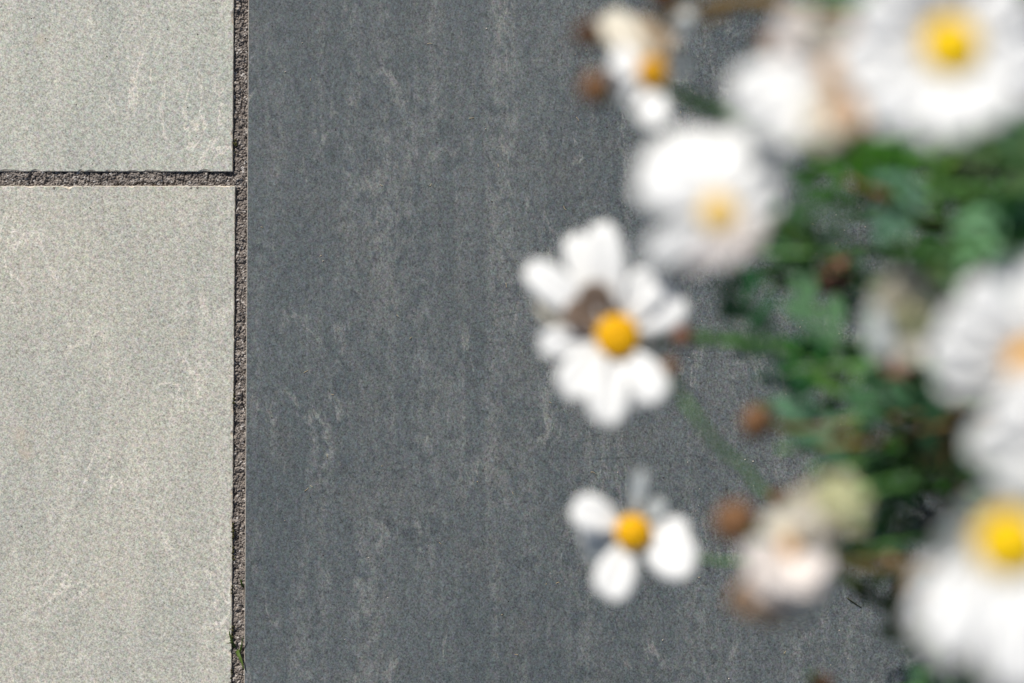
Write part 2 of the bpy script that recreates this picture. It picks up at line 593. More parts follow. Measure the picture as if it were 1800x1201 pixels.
# their neighbours out of the frame
pm, _ = slab_mesh('pale_slab_plain', -0.3, 0.3, -0.3, 0.3, KS, top=M['pale_warm'], body=M['pale_body'])
for col in range(3):
    for row in range(-2, 3):
        if col == 0 and row in (0, 1):
            continue
        yc = YB - 0.3 - J + 0.6063 * row + (J if row <= 0 else 0.0063)
        xc = -0.4229 - 0.606 * col + KS * yc
        o = obj('pale_slab', pm, None, patio, False)
        o.location = (xc, yc, 0.0002 * ((col + row) % 3 - 1))
dm, _ = slab_mesh('dark_slab_plain', -0.2, 0.2, -0.6, 0.6, 0.0062, top=M['dark'], body=M['dark_body'])
for k in (-1, 1):
    yc = 0.14 + 1.206 * k
    o = obj('dark_slab', dm, None, patio, False)
    o.location = (0.0832 + 0.0062 * yc, yc, 0)


def sand_strip(x0, x1, y0, y1, shear, step):
    nx, ny = int((x1 - x0) / step), int((y1 - y0) / step)
    vs = []
    for j in range(ny + 1):
        for i in range(nx + 1):
            y = y0 + (y1 - y0) * j / ny
            x = x0 + (x1 - x0) * i / nx + shear * y
            p = V((x, y, 0))
            d, _ = noise.voronoi(p * 1250)
            grain = math.sqrt(max(0.0, 0.55 - d[0] * d[0])) * 0.0011
            d2, _ = noise.voronoi(p * 420 + V((3, 1, 7)))
            big = math.sqrt(max(0.0, 0.3 - d2[0] ** 2)) * 0.0007
            lum = 0.0008 * noise.noise(p * 170) + 0.0006 * noise.noise(p * 420)
            # small slumps and cracks across the joint
            cr = abs(noise.noise(V((x * 160, y * 75, 2))))
            lum -= 0.0009 * max(0.0, 1 - cr / 0.07)
            vs.append((x, y, max(-0.0041, -0.0022 + grain + big + lum)))
    fs = [(j * (nx + 1) + i, j * (nx + 1) + i + 1, (j + 1) * (nx + 1) + i + 1, (j + 1) * (nx + 1) + i)
          for j in range(ny) for i in range(nx)]
    return vs, fs


v1, f1 = sand_strip(-0.1252, -0.1152, -0.17, 0.17, KS, 0.00027)
v2, f2 = sand_strip(-0.245, -0.1236, YB - 0.0014, YT + 0.0014, 0.0, 0.00027)
n1 = len(v1)
v2 = [(x, y, z - 0.00004 + 0.0006 * min(1.0, max(0.0, (-0.126 - x) / 0.004))) for x, y, z in v2]
js = obj('joint_sand', mesh('joint_sand', v1 + v2, f1 + [tuple(i + n1 for i in f) for f in f2]), M['sand'], patio, False)
js['kind'] = 'stuff'


# ------------------------------------------------------------------ daisies
def petal_mesh(base, tip, width, bow, twist, sag, rnd, side_up=0.0):
    """a strap petal from base to tip; bow lifts the middle, width in metres; a closed thin shell"""
    NL, NW = 8, 4
    d = tip - base
    L = d.length
    dn = d.normalized()
    u = dn.cross(V((0, 0, 1)))
    if u.length < 0.05:
        u = V((1, 0, 0))
    u.normalize()
    up = u.cross(dn).normalized()
    u2 = u * math.cos(twist) + up * math.sin(twist)
    n2 = u2.cross(dn).normalized()
    notch = rnd.uniform(0.0, 0.05)
    vs, fs = [], []
    for i in range(NL + 1):
        t = i / NL
        # narrow claw, broad middle, blunt rounded tip
        w = width * (0.36 + 0.64 * math.sin(min(1, t / 0.62) * math.pi / 2)) if t < 0.62 else \
            width * math.sqrt(max(0.0, 1 - ((t - 0.62) / 0.40) ** 2.4))
        c = base + d * t + n2 * (bow * L * math.sin(math.pi * t) - sag * L * t * t)
        for j in range(NW + 1):
            s = (j / NW - 0.5) * 2
            back = -notch * L * (1 - abs(s)) * (t > 0.9)
            curl = (0.10 + side_up) * width * s * s - 0.03 * width * math.cos(s * math.pi * 2)
            vs.append(c + u2 * (s * w / 2) + n2 * curl + dn * back)
    for i in range(NL):
        for j in range(NW):
            a = i * (NW + 1) + j
            fs.append((a, a + 1, a + NW + 2, a + NW + 1))
    # the sheet's faces look up
    return thicken(vs, fs, 0.00028)


ROOTS = {}


def root_point(k, rnd):
    return V((0.335 + 0.05 * rnd.random(), -0.02 + 0.13 * (rnd.random() - 0.5), -0.012))


def stalk_path(head, axis, way, root, n=7):
    mids = [V((w.x, w.y, max(w.z, head.z * 0.93 - 0.012 * k))) for k, w in enumerate(way)]
    pts = [head, head - axis.normalized() * 0.012] + [m for m in mids if m.x < 0.245]
    pts += [V((0.275, root.y + 0.3 * (pts[-1].y - root.y), head.z * 0.70)), V((root.x - 0.012, root.y, 0.05)), root]
    return spline(pts, n)


def daisy(label, c, h, axis, disc_r, petals, way, root, disc_mat='disc', dome=0.55, seed=0, group=None,
          stem_mat='stem', stem_r=0.0011, disc_tilt=None):
    """petals: (tip px, tip py, width px, rise in metres of the tip above the disc, material[, twist, bow])"""
    rnd = random.Random(seed)
    axis = V(axis).normalized()
    head = at(c[0], c[1], h)
    t = thing('daisy', label, 'daisy', root, group)
    R = px_len(disc_r, h)
    u, w = frame_of(axis)
    # central disc of packed florets
    prof = [(R * 0.93, -R * 0.12), (R, R * 0.08), (R * 0.93, R * dome * 0.45), (R * 0.74, R * dome * 0.78),
            (R * 0.46, R * dome * 0.95), (R * 0.2, R * dome * 0.98), (R * 0.05, R * dome * 0.95)]
    dv, df = lathe(prof, axis, head, 22, 0.035, rnd)
    obj('flower_disc', mesh('flower_disc', local(t, dv), df), M[disc_mat], t)
    # calyx cup
    cv, cf = lathe([(stem_r * 1.2, -R * 0.75), (R * 0.55, -R * 0.62), (R * 0.95, -R * 0.35), (R * 0.98, -R * 0.14), (R * 0.5, -R * 0.1)],
                   axis, head, 14)
    obj('calyx', mesh('calyx', local(t, cv), cf), M['calyx'], t)
    for k, p in enumerate(petals):
        px, py, wd, rise, mt = p[:5]
        tw = p[5] if len(p) > 5 else rnd.uniform(-0.18, 0.18)
        bow = p[6] if len(p) > 6 else rnd.uniform(0.02, 0.07)
        tip = at(px, py, h + rise)
        d = tip - head
        d = d - axis * d.dot(axis)
        base = head + d.normalized() * R * 0.82 - axis * R * (0.10 + 0.02 * (k % 3))
        pv, pf = petal_mesh(base, tip, px_len(wd, h + rise * 0.5), bow, tw, 0.0, rnd)
        obj('petal', mesh('petal', local(t, pv), pf), M[mt], t)
    path = stalk_path(head - axis * R * 0.7, axis, way, root)
    sv, sf = tube(local(t, path), stem_r * 0.9, stem_r * 1.25)
    obj('stem', mesh('stem', sv, sf), M[stem_mat], t)
    return t


def ring(c, r, n, a0=0.0, w=60, rise=0.0, mt='petal', seed=0, squash=(1, 1), skip=(), tilt=(0, 0)):
    """an even ring of petals with natural irregularity, tips given in photo pixels"""
    rnd = random.Random(seed)
    out = []
    for i in range(n):
        a = math.radians(a0 + 360 * i / n + rnd.uniform(-6, 6))
        if i in skip:
            continue
        q = r * rnd.uniform(0.9, 1.07)
        x, y = math.cos(a), math.sin(a)
        out.append((c[0] + x * q * squash[0], c[1] + y * q * squash[1], w * rnd.uniform(0.85, 1.1),
                    rise + rnd.uniform(-0.003, 0.003) + tilt[0] * x + tilt[1] * y, mt))
    return out


RG = random.Random(21)


def root(y):
    return V((0.325 + 0.05 * RG.random(), y, -0.014))


# 1: the clearest flower, three short brown petals painting in the shade beside its disc
daisy('white daisy with shade coloured petals above its yellow centre, left of the leaves', (1085, 592), 0.200, (0.10, 0.02, 1), 40, [
    (1004, 412, 64, -0.002, 'petal', -0.1), (1056, 390, 66, 0.001, 'petal', 0.1), (1090, 446, 50, -0.004, 'petal', 0.1),
    (926, 466, 64, 0.0, 'petal', 0.0), (944, 526, 58, -0.004, 'petal_cream', 0.0),
    (1034, 496, 62, 0.004, 'petal_shade', 0.3), (992, 540, 56, 0.003, 'petal_shade', -0.2), (986, 572, 44, 0.002, 'petal_shade', 0.1),
    (946, 606, 54, 0.001, 'petal', 0.0), (990, 694, 74, 0.006, 'petal'), (1062, 750, 76, 0.007, 'petal'),
    (1116, 720, 56, 0.003, 'petal'), (1164, 706, 70, 0.004, 'petal'), (1200, 520, 88, 0.001, 'petal', 0.0),
    (1156, 478, 78, 0.000, 'petal', 0.0), (1165, 592, 60, -0.010, 'petal_blush')],
    [at(1215, 600, 0.19), at(1340, 606, 0.19), at(1560, 640, 0.18)], root(0.01), seed=1, stem_r=0.0011)

# 2: lower left flower with petals missing
daisy('small white daisy missing several petals, lowest of the flowers over the dark slab', (1113, 936), 0.190, (0.02, -0.14, 1), 33, [
    (1006, 888, 64, 0.001, 'petal'), (1018, 938, 46, -0.006, 'petal'), (1028, 974, 40, -0.010, 'petal_thin'),
    (1066, 1054, 74, 0.005, 'petal'), (1220, 1000, 84, 0.005, 'petal', 0.0), (1214, 954, 80, 0.003, 'petal', 0.0),
    (1130, 828, 26, 0.008, 'petal_thin', 0.5), (1166, 882, 30, 0.004, 'petal_thin', 0.4)],
    [at(1160, 948, 0.150), at(1285, 956, 0.12), at(1520, 900, 0.08)], root(-0.03), seed=2, stem_r=0.0008, dome=0.9)

# 3: top flower with an orange eye, half withered
daisy('half withered daisy with a small orange eye, at the top beside two brown buds', (1147, 130), 0.235, (0.25, 0.0, 1), 29, [
    (1072, 108, 66, -0.002, 'petal', 0.0), (1078, 162, 58, -0.002, 'petal', 0.0), (1150, 226, 60, 0.004, 'petal', 0.0),
    (1062, 28, 64, -0.012, 'petal_cream', 0.0), (1112, 34, 66, -0.008, 'petal_dry', 0.1),
    (1162, 50, 62, -0.006, 'petal_dry', 0.2), (1214, 18, 36, -0.010, 'petal_thin', 0.6), (1204, 108, 50, -0.012, 'petal_thin', 0.3)],
    [at(1170, 180, 0.200), at(1220, 235, 0.16), at(1450, 330, 0.12)], root(0.05), 'disc_old', 0.7, 3)

# 4: large full flower facing down-right
daisy('full white daisy with a pale peach eye, just above the daisy with shade coloured petals', (1264, 376), 0.292, (0.20, 0.10, 1), 36, [
    (1124, 312, 84, -0.002, 'petal', 0.0), (1136, 268, 84, -0.005, 'petal', 0.0), (1190, 232, 80, -0.008, 'petal', 0.0),
    (1256, 232, 76, -0.008, 'petal', 0.0), (1318, 228, 72, -0.006, 'petal', 0.1), (1368, 280, 72, -0.004, 'petal', 0.1),
    (1366, 350, 64, -0.003, 'petal', 0.1), (1338, 422, 56, 0.001, 'petal_blush', 0.0), (1284, 462, 58, 0.001, 'petal_blush', 0.0),
    (1212, 470, 54, 0.000, 'petal_blush', 0.0), (1134, 458, 54, 0.0, 'petal', 0.0), (1170, 300, 70, -0.003, 'petal', 0.0)],
    [at(1330, 400, 0.235), at(1480, 470, 0.18)], root(0.03), 'disc_pale', 0.5, 4)

# 5: the biggest flower in the top right corner
daisy('largest and brightest white daisy with a yellow eye, in the top right corner', (1672, 84), 0.318, (-0.05, 0.05, 1), 52,
      ring((1665, 84), 192, 15, 8, 92, 0.002, 'petal', 50, (0.98, 0.88)) , [at(1690, 140, 0.30), at(1760, 330, 0.20)], root(0.05), 'disc_bright', seed=5, stem_r=0.0013)

# 6: fading flower left of the biggest one
daisy('fading daisy with a peach heart and white petals hanging left, beside the largest daisy', (1474, 132), 0.300, (-0.25, -0.25, 1), 34, [
    (1282, 168, 92, -0.004, 'petal'), (1300, 216, 90, -0.003, 'petal'), (1356, 252, 88, 0.001, 'petal', 0.0),
    (1430, 260, 82, 0.002, 'petal_cream', 0.0), (1490, 232, 72, 0.002, 'petal_peach', 0.0),
    (1378, 20, 70, 0.0, 'petal_blush', 0.3), (1430, 26, 62, 0.004, 'petal_cream', 0.5), (1486, 40, 56, 0.004, 'petal_peach', 0.4),
    (1352, 78, 58, -0.004, 'petal_blush', 0.2)],
    [at(1500, 190, 0.25), at(1640, 350, 0.17)], root(0.06), 'disc_peach', 0.6, 6)

# 7: right edge flower cut by the frame, in front of the foliage
daisy('greyish white daisy cut by the right edge, its orange eye at the very edge', (1812, 642), 0.297, (0.05, 0.05, 1), 46, [
    (1630, 612, 78, 0.001, 'petal', 0.0), (1648, 672, 74, -0.001, 'petal', 0.0), (1656, 552, 80, 0.002, 'petal', 0.0),
    (1704, 490, 76, 0.002, 'petal', 0.0), (1766, 446, 84, -0.006, 'petal_thin'), (1840, 440, 84, -0.004, 'petal'),
    (1716, 700, 66, -0.003, 'petal', 0.0), (1920, 480, 84, 0, 'petal'), (1980, 560, 84, 0, 'petal'), (1998, 650, 84, 0, 'petal'),
    (1960, 740, 84, 0, 'petal')],
    [at(1850, 640, 0.26), at(1880, 630, 0.15)], root(0.0), 'disc_old', 0.5, 7)

# 8: lower right flower
daisy('large white daisy with long lower petals and a yellow eye, in the bottom right corner', (1772, 954), 0.328, (-0.05, 0.0, 1), 60, [
    (1608, 1112, 82, 0.006, 'petal', 0.0), (1648, 1162, 80, 0.006, 'petal', 0.0), (1758, 1216, 76, 0.005, 'petal', 0.0),
    (1812, 1224, 80, 0.005, 'petal', 0.0), (1618, 1048, 76, 0.002, 'petal', 0.0), (1652, 962, 72, 0.003, 'petal_thin', 0.2),
    (1698, 890, 70, 0.004, 'petal_thin', 0.2), (1760, 846, 70, 0.004, 'petal_thin', 0.2), (1836, 856, 70, 0.004, 'petal_thin'),
    (1930, 1010, 86, 0, 'petal'), (1900, 1120, 86, 0.002, 'petal'), (1926, 920, 80, 0.004, 'petal')],
    [at(1800, 930, 0.28), at(1860, 820, 0.17)], root(-0.05), 'disc_bright', seed=8, stem_r=0.0013)

# 9: flower whose petals reach in from the right
daisy('white daisy reaching in from the right edge with only its petals in view', (1888, 772), 0.306, (-0.1, -0.1, 1), 46,
      ring((1888, 772), 180, 13, 12, 90, 0.0, 'petal', 90, (1, 0.75)),
      [at(1880, 780, 0.28), at(1900, 720, 0.16)], root(-0.02), seed=9)

# 10: cream withered flower in the foliage
daisy('closed cream daisy going over among the leaves, left of the greyish daisy', (1594, 560), 0.275, (0.0, 0.15, 1), 34, [
    (1548, 498, 56, 0.002, 'petal_cream', 0.2), (1590, 472, 58, 0.001, 'petal_cream', 0.1), (1642, 500, 56, 0.002, 'petal_cream', -0.2),
    (1656, 556, 54, 0.002, 'petal_cream', 0.2), (1522, 568, 58, -0.002, 'petal_thin', 0.1), (1532, 622, 58, -0.002, 'petal_thin', 0.1),
    (1600, 640, 50, 0.002, 'petal_cream', 0.2), (1570, 530, 44, 0.010, 'petal_cream', 0.1), (1624, 540, 44, 0.009, 'petal_cream', -0.1)],
    [at(1620, 590, 0.21), at(1760, 620, 0.14)], root(0.0), 'bud_green', 0.9, 10)

# 11: blush wilting flower at the bottom
daisy('wilting daisy with curled blush and peach petals, between the two lowest yellow eyed daisies', (1388, 962), 0.262, (-0.1, 0.0, 1), 20, [
    (1312, 1000, 80, 0.002, 'petal_blush', 0.0), (1336, 1050, 84, 0.002, 'petal_blush', 0.0), (1392, 1068, 88, 0.003, 'petal_blush', 0.0),
    (1446, 1044, 80, 0.002, 'petal_blush', 0.0), (1460, 990, 70, 0.000, 'petal_blush', 0.1),
    (1290, 1078, 66, -0.012, 'petal_peach', 0.2), (1340, 1100, 66, -0.014, 'petal_peach', 0.0), (1412, 1092, 64, -0.014, 'petal_cream', 0.2),
    (1364, 900, 64, -0.004, 'petal_cream', 0.1), (1420, 910, 64, -0.002, 'petal_tan', 0.1),
    (1396, 1046, 96, 0.014, 'petal_blush', 0.0, 0.05), (1350, 1026, 86, 0.013, 'petal_blush', 0.0, 0.05), (1438, 1020, 84, 0.012, 'petal_blush', 0.0, 0.05)],
    [at(1440, 960, 0.21), at(1600, 900, 0.13)], root(-0.04), 'disc_peach', 0.8, 11, stem_mat='stem_brown')


# ------------------------------------------------------------------ buds and spent heads
def spent(name, cat, label, c, h, r, mt, way, rt, stem_mat='stem', axis=(0, 0, 1), stem_r=0.0009, tall=1.1, seed=0):
    """a bud or spent head on its own stalk: ridged globe, a ring of scales below it, stalk"""
    rnd = random.Random(seed)
    axis = V(axis).normalized()
    head = at(c[0], c[1], h)
    t = thing(name, label, cat, rt)
    R = px_len(r, h)
    prof = [(R * 0.35, -R * 0.8 * tall), (R * 0.8, -R * 0.5 * tall), (R, 0), (R * 0.86, R * 0.45 * tall), (R * 0.55, R * 0.78 * tall), (R * 0.15, R * 0.88 * tall)]
    bv, bf = lathe(prof, axis, head, 14, 0.18, rnd)
    obj('bud_head', mesh('bud_head', local(t, bv), bf), M[mt], t)
    u, w = frame_of(axis)
    sv, sf = [], []
    for k in range(9):
        a = 2 * math.pi * k / 9 + rnd.uniform(-0.2, 0.2)
        o = u * math.cos(a) + w * math.sin(a)
        s = axis.cross(o)
        b = head - axis * R * 0.75 * tall + o * R * 0.3
        m = head - axis * R * 0.25 * tall + o * R * 1.02
        e = head + axis * R * 0.2 + o * R * rnd.uniform(1.0, 1.2)
        i = len(sv)
        sv += [b - s * R * 0.15, b + s * R * 0.15, m + s * R * 0.24, e, m - s * R * 0.24]
        sf.append((i, i + 1, i + 2, i + 3, i + 4))
    sv, sf = thicken(sv, sf, 0.0003)
    obj('scales', mesh('scales', local(t, sv), sf), M['calyx' if mt in ('bud_green', 'bud_yellow') else 'bud_brown'], t, False)
    path = stalk_path(head - axis * R * 0.7, axis, way, rt)
    tv, tf = tube(local(t, path), stem_r, stem_r * 1.2)
    obj('stem', mesh('stem', tv, tf), M[stem_mat], t)
    return t


spent('withered_bud', 'bud', 'dark brown withered bud at the upper left of the orange eyed daisy', (1034, 60), 0.245, 24, 'bud_dark',
      [at(1100, 90, 0.20), at(1300, 60, 0.17), at(1500, 250, 0.12)], root(0.09), 'stem_brown', seed=31)
spent('withered_bud', 'bud', 'reddish brown withered bud at the lower left of the orange eyed daisy', (1046, 156), 0.245, 29, 'bud_brown',
      [at(1090, 200, 0.19), at(1180, 215, 0.16), at(1420, 330, 0.11)], root(0.08), seed=32)
spent('withered_bud', 'bud', 'dark withered bud cut by the top edge above the orange eyed daisy', (1170, -8), 0.235, 24, 'bud_dark',
      [at(1240, 40, 0.20), at(1340, 50, 0.17), at(1520, 200, 0.12)], root(0.10), 'stem_brown', seed=33)
spent('withered_bud', 'bud', 'dark red brown bud under the fading peach hearted daisy', (1348, 72), 0.235, 19, 'bud_dark',
      [at(1380, 110, 0.20), at(1500, 240, 0.13)], root(0.09), 'stem_brown', seed=34)
spent('withered_bud', 'bud', 'small orange brown bud on a green stalk right of the middle daisy', (1198, 590), 0.200, 20, 'bud_rosy',
      [at(1230, 600, 0.188), at(1330, 604, 0.16), at(1560, 610, 0.10)], root(0.02), axis=(-0.8, 0, 0.6), seed=35)
spent('withered_bud', 'bud', 'brown bud at the left fringe of the leaves right of the middle daisy', (1332, 742), 0.22, 28, 'bud_brown',
      [at(1380, 740, 0.16), at(1560, 700, 0.10)], root(-0.01), 'stem_brown', seed=36)
spent('withered_bud', 'bud', 'round rosy brown bud in the upper part of the leaves', (1468, 484), 0.185, 34, 'bud_rosy',
      [at(1500, 500, 0.16), at(1640, 540, 0.10)], root(0.02), 'stem_brown', seed=37)
spent('withered_bud', 'bud', 'rosy brown bud below the closed cream daisy', (1568, 655), 0.200, 30, 'bud_rosy',
      [at(1600, 660, 0.17), at(1720, 650, 0.10)], root(0.0), seed=38)
spent('withered_bud', 'bud', 'orange brown bud left of the wilting blush daisy', (1292, 918), 0.245, 36, 'bud_brown',
      [at(1330, 935, 0.19), at(1420, 930, 0.16), at(1600, 860, 0.10)], root(-0.03), seed=39)
spent('withered_bud', 'bud', 'small brown bud above the wilting blush daisy', (1368, 874), 0.190, 16, 'bud_brown',
      [at(1410, 870, 0.16), at(1580, 820, 0.10)], root(-0.02), 'stem_brown', seed=40)
daisy('half open pale yellow green daisy bud touching the top of the wilting blush daisy', (1464, 890), 0.272, (-0.1, 0.1, 1), 26, [
    (1436, 846, 44, 0.002, 'petal_lime', 0.2, 0.1), (1484, 832, 46, 0.002, 'petal_lime', 0.1, 0.1), (1524, 868, 44, 0.001, 'petal_lime', -0.2, 0.1),
    (1518, 926, 40, -0.002, 'petal_lime', 0.2, 0.1), (1466, 940, 42, 0.000, 'petal_tan', 0.1, 0.1), (1410, 936, 56, 0.000, 'petal_cream', 0.1, 0.1),
    (1380, 906, 60, -0.002, 'petal_cream', 0.1, 0.1), (1396, 872, 44, -0.002, 'petal_tan', 0.1, 0.1)],
    [at(1500, 900, 0.25), at(1640, 840, 0.24)], root(-0.03), 'bud_green', 0.9, 41)
spent('flower_bud', 'bud', 'small yellow bud low in the leaves under the cream daisy', (1622, 678), 0.190, 20, 'bud_yellow',
      [at(1650, 680, 0.16), at(1760, 660, 0.09)], root(-0.01), seed=42)
spent('withered_bud', 'bud', 'dark brown bud cut by the bottom edge', (1444, 1206), 0.19, 20, 'bud_dark',
      [at(1500, 1230, 0.18), at(1700, 1200, 0.17)], root(-0.11), seed=43)
spent('withered_bud', 'bud', 'small dry bud on a long sloping green stalk below the daisy with shade coloured petals', (1178, 644), 0.205, 15, 'bud_brown',
      [at(1215, 720, 0.20), at(1300, 815, 0.19), at(1480, 880, 0.18)], root(-0.02), stem_r=0.0009, seed=44)

# ------------------------------------------------------------------ the bush: branches and feathered leaves
def leaf_mesh(seed):
    """a pinnate leaf 1 unit long: midrib with lobes and toothed tips, a little cupped"""
    rnd = random.Random(seed)
    vs, fs = [], []

    def lobe(b, d, L, W, z0):
        s = V((-d.y, d.x, 0))
        i = len(vs)
        zt = z0 + rnd.uniform(-0.05, 0.10)
        for tt, ww in ((0.0, 0.35), (0.35, 0.8), (0.7, 1.0), (0.9, 0.62)):
            c = b + d * L * tt
            z = z0 + (zt - z0) * tt
            vs.append(V((c.x + s.x * W * ww / 2, c.y + s.y * W * ww / 2, z)))
            vs.append(V((c.x - s.x * W * ww / 2, c.y - s.y * W * ww / 2, z)))
        e = b + d * L
        vs.append(V((e.x, e.y, zt)))
        for k in range(3):
            fs.append((i + 2 * k, i + 2 * k + 1, i + 2 * k + 3, i + 2 * k + 2))
        fs.append((i + 6, i + 7, i + 8))

    def curve(t):
        return 0.10 * math.sin(t * 2.4) - 0.16 * t * t

    # midrib
    i0 = len(vs)
    for k in range(6):
        t = k / 5
        w = 0.05 * (1 - 0.5 * t)
        vs.append(V((t * 0.86, w / 2, curve(t))))
        vs.append(V((t * 0.86, -w / 2, curve(t))))
    for k in range(5):
        a = i0 + 2 * k
        fs.append((a + 1, a + 3, a + 2, a))
    for k, t in enumerate((0.34, 0.62, 0.86)):
        for sgn in (-1, 1):
            if rnd.random() < 0.08:
                continue
            a = math.radians(rnd.uniform(34, 66)) * sgn
            L = (0.40, 0.44, 0.34)[k] * rnd.uniform(0.85, 1.15)
            lobe(V((t * 0.86, 0, 0)), V((math.cos(a), math.sin(a), 0)), L, 0.125 * rnd.uniform(0.85, 1.2), curve(t) + 0.003 * k)
    lobe(V((0.82, 0, 0)), V((1, rnd.uniform(-0.2, 0.2), 0)).normalized(), 0.32, 0.14, curve(0.95) + 0.012)
    v, f = thicken(vs, fs, 0.010)
    return mesh('leaf', v, f)


LEAF = []
for s in range(10):
    lm = leaf_mesh(100 + s)
    lm.materials.append(M['leaf_blue'] if s < 3 else M['leaf_yellow'] if s == 3 else M['leaf_dry'] if s == 4 else M['leaf'])
    LEAF.append(lm)

bush = thing('daisy_bush', 'green feathery daisy foliage spilling over the dark slab from the right', 'plant', (0.35, 0.0, -0.012))
RB = random.Random(5)
n_leaf = 0


def branch(tip, h, n, y_root, mt='stem', mid=None, size=0.031, spread=0.45, r=0.0013):
    """a shoot from the soil to tip with n leaves along its outer part"""
    global n_leaf
    tp = at(tip[0], tip[1], h)
    rt = V((0.32 + 0.07 * RB.random(), y_root, -0.014))
    m = V((0.262, rt.y * 0.5 + tp.y * 0.5, max(0.04, h * 0.85))) if mid is None else V(mid)
    m += V((RB.uniform(-1, 1), RB.uniform(-1, 1), RB.uniform(-1, 1))) * 0.012
    path = spline([rt, rt.lerp(m, 0.5) + V((0.015, 0, 0.02)), m, m.lerp(tp, 0.5) + V((0, 0, 0.012)), tp], 7)
    bv, bf = tube([p - bush.location for p in path], r * 1.3, r * 0.6)
    obj('branch', mesh('branch', bv, bf), M[mt], bush)
    P = len(path) - 1
    for k in range(n):
        f = 1 - spread * (k + RB.random() * 0.5) / n
        x = f * P
        i = min(P - 1, int(x))
        p = path[i].lerp(path[i + 1], x - i)
        d = (path[i + 1] - path[i]).normalized()
        ang = k * 2.4 + RB.uniform(-0.5, 0.5)
        u, w = frame_of(d)
        out = (d * RB.uniform(0.3, 0.9) + (u * math.cos(ang) + w * math.sin(ang)) * 1.0).normalized()
        out.z = out.z * 0.6 + 0.10
        out.normalize()
        side = V((0, 0, 1)).cross(out)
        if side.length < 0.1:
            side = V((1, 0, 0))
        side.normalize()
        up = out.cross(side)
        roll = RB.uniform(-1.0, 1.0)
        s2 = side * math.cos(roll) + up * math.sin(roll)
        u2 = out.cross(s2)
        mat = Matrix((out, s2, u2)).transposed().to_4x4()
        L = size * RB.uniform(0.7, 1.08)
        o = bpy.data.objects.new('leaf', RB.choice(LEAF))
        COL.objects.link(o)
        o.parent = bush
        o.matrix_local = Matrix.Translation(p - bush.location) @ mat @ Matrix.Scale(L, 4)
        n_leaf += 1


SHOOTS = [
    ((1385, 300), 0.182, 5, 0.06), ((1405, 265), 0.178, 5, 0.07), ((1462, 320), 0.180, 6, 0.05),
    ((1335, 445), 0.176, 3, 0.04), ((1385, 470), 0.172, 4, 0.03), ((1345, 505), 0.155, 3, 0.02),
    ((1425, 545), 0.150, 5, 0.02), ((1340, 600), 0.165, 4, 0.01), ((1380, 655), 0.170, 6, 0.0),
    ((1470, 645), 0.175, 7, 0.0), ((1365, 790), 0.160, 4, -0.02), ((1420, 822), 0.165, 6, -0.03),
    ((1475, 735), 0.170, 8, -0.01), ((1560, 710), 0.170, 8, -0.01), ((1500, 850), 0.165, 7, -0.04),
    ((1555, 930), 0.165, 8, -0.05), ((1470, 430), 0.180, 6, 0.03), ((1545, 405), 0.190, 8, 0.04),
    ((1640, 330), 0.210, 9, 0.06), ((1725, 290), 0.200, 9, 0.07), ((1785, 330), 0.230, 9, 0.06),
    ((1775, 240), 0.215, 8, 0.08), ((1655, 430), 0.175, 8, 0.04), ((1725, 430), 0.200, 9, 0.04),
    ((1680, 715), 0.160, 8, -0.01), ((1605, 815), 0.170, 9, -0.03), ((1650, 870), 0.170, 9, -0.04),
    ((1530, 1010), 0.165, 6, -0.07), ((1545, 1110), 0.150, 7, -0.09), ((1790, 500), 0.205, 7, 0.02),
    ((1640, 600), 0.160, 8, 0.0), ((1740, 800), 0.150, 7, -0.03), ((1545, 610), 0.160, 7, 0.0),
    ((1520, 300), 0.170, 7, 0.06), ((1335, 15), 0.165, 4, 0.11), ((1395, -10), 0.165, 4, 0.12),
    ((1610, 1000), 0.165, 8, -0.06), ((1620, 1180), 0.155, 7, -0.10), ((1425, 715), 0.165, 5, -0.01),
    ((1490, 555), 0.160, 6, 0.01), ((1500, 385), 0.150, 5, 0.04), ((1590, 300), 0.150, 6, 0.06), ((1690, 375), 0.140, 6, 0.05), ((1570, 490), 0.140, 6, 0.02),
    ((1590, 740), 0.100, 4, -0.02), ((1680, 500), 0.100, 7, 0.0),
]
for tip, h, n, yr in SHOOTS:
    branch(tip, h * 1.12, n, yr + RB.uniform(-0.02, 0.02))
# dry tan stalks seen through the leaves
branch((1490, 318), 0.215, 0, 0.03, 'stem_brown', at(1600, 385, 0.20), r=0.0016)
branch((1440, 785), 0.20, 0, -0.01, 'stem_brown', at(1600, 742, 0.19), r=0.0014)
branch((1226, 46), 0.215, 0, 0.10, 'stem_brown', at(1400, 62, 0.21), r=0.0016)
branch((1490, 930), 0.20, 0, -0.05, 'stem_brown', at(1620, 975, 0.19), r=0.0014)

# ------------------------------------------------------------------ small things on the paving
def blade(path, w, parent):
    vs, fs = [], []
    n = len(path) - 1
    for i, p in enumerate(path):
        d = path[min(i + 1, n)] - path[max(i - 1, 0)]
        s = d.cross(V((0, 0, 1)))
        s = s.normalized() if s.length > 1e-9 else V((1, 0, 0))
        ww = w * (1 - (i / n) ** 2) * 0.5 + w * 0.05
        vs += [p + s * ww, p + V((0, 0, -ww * 0.4)), p - s * ww]
    for i in range(n):
        for j in range(2):
            a = i * 3 + j
            fs.append((a, a + 1, a + 4, a + 3))
    v, f = thicken(vs, fs, 0.0002)
    return obj('blade', mesh('blade', local(parent, v), f), M['grass'], parent)


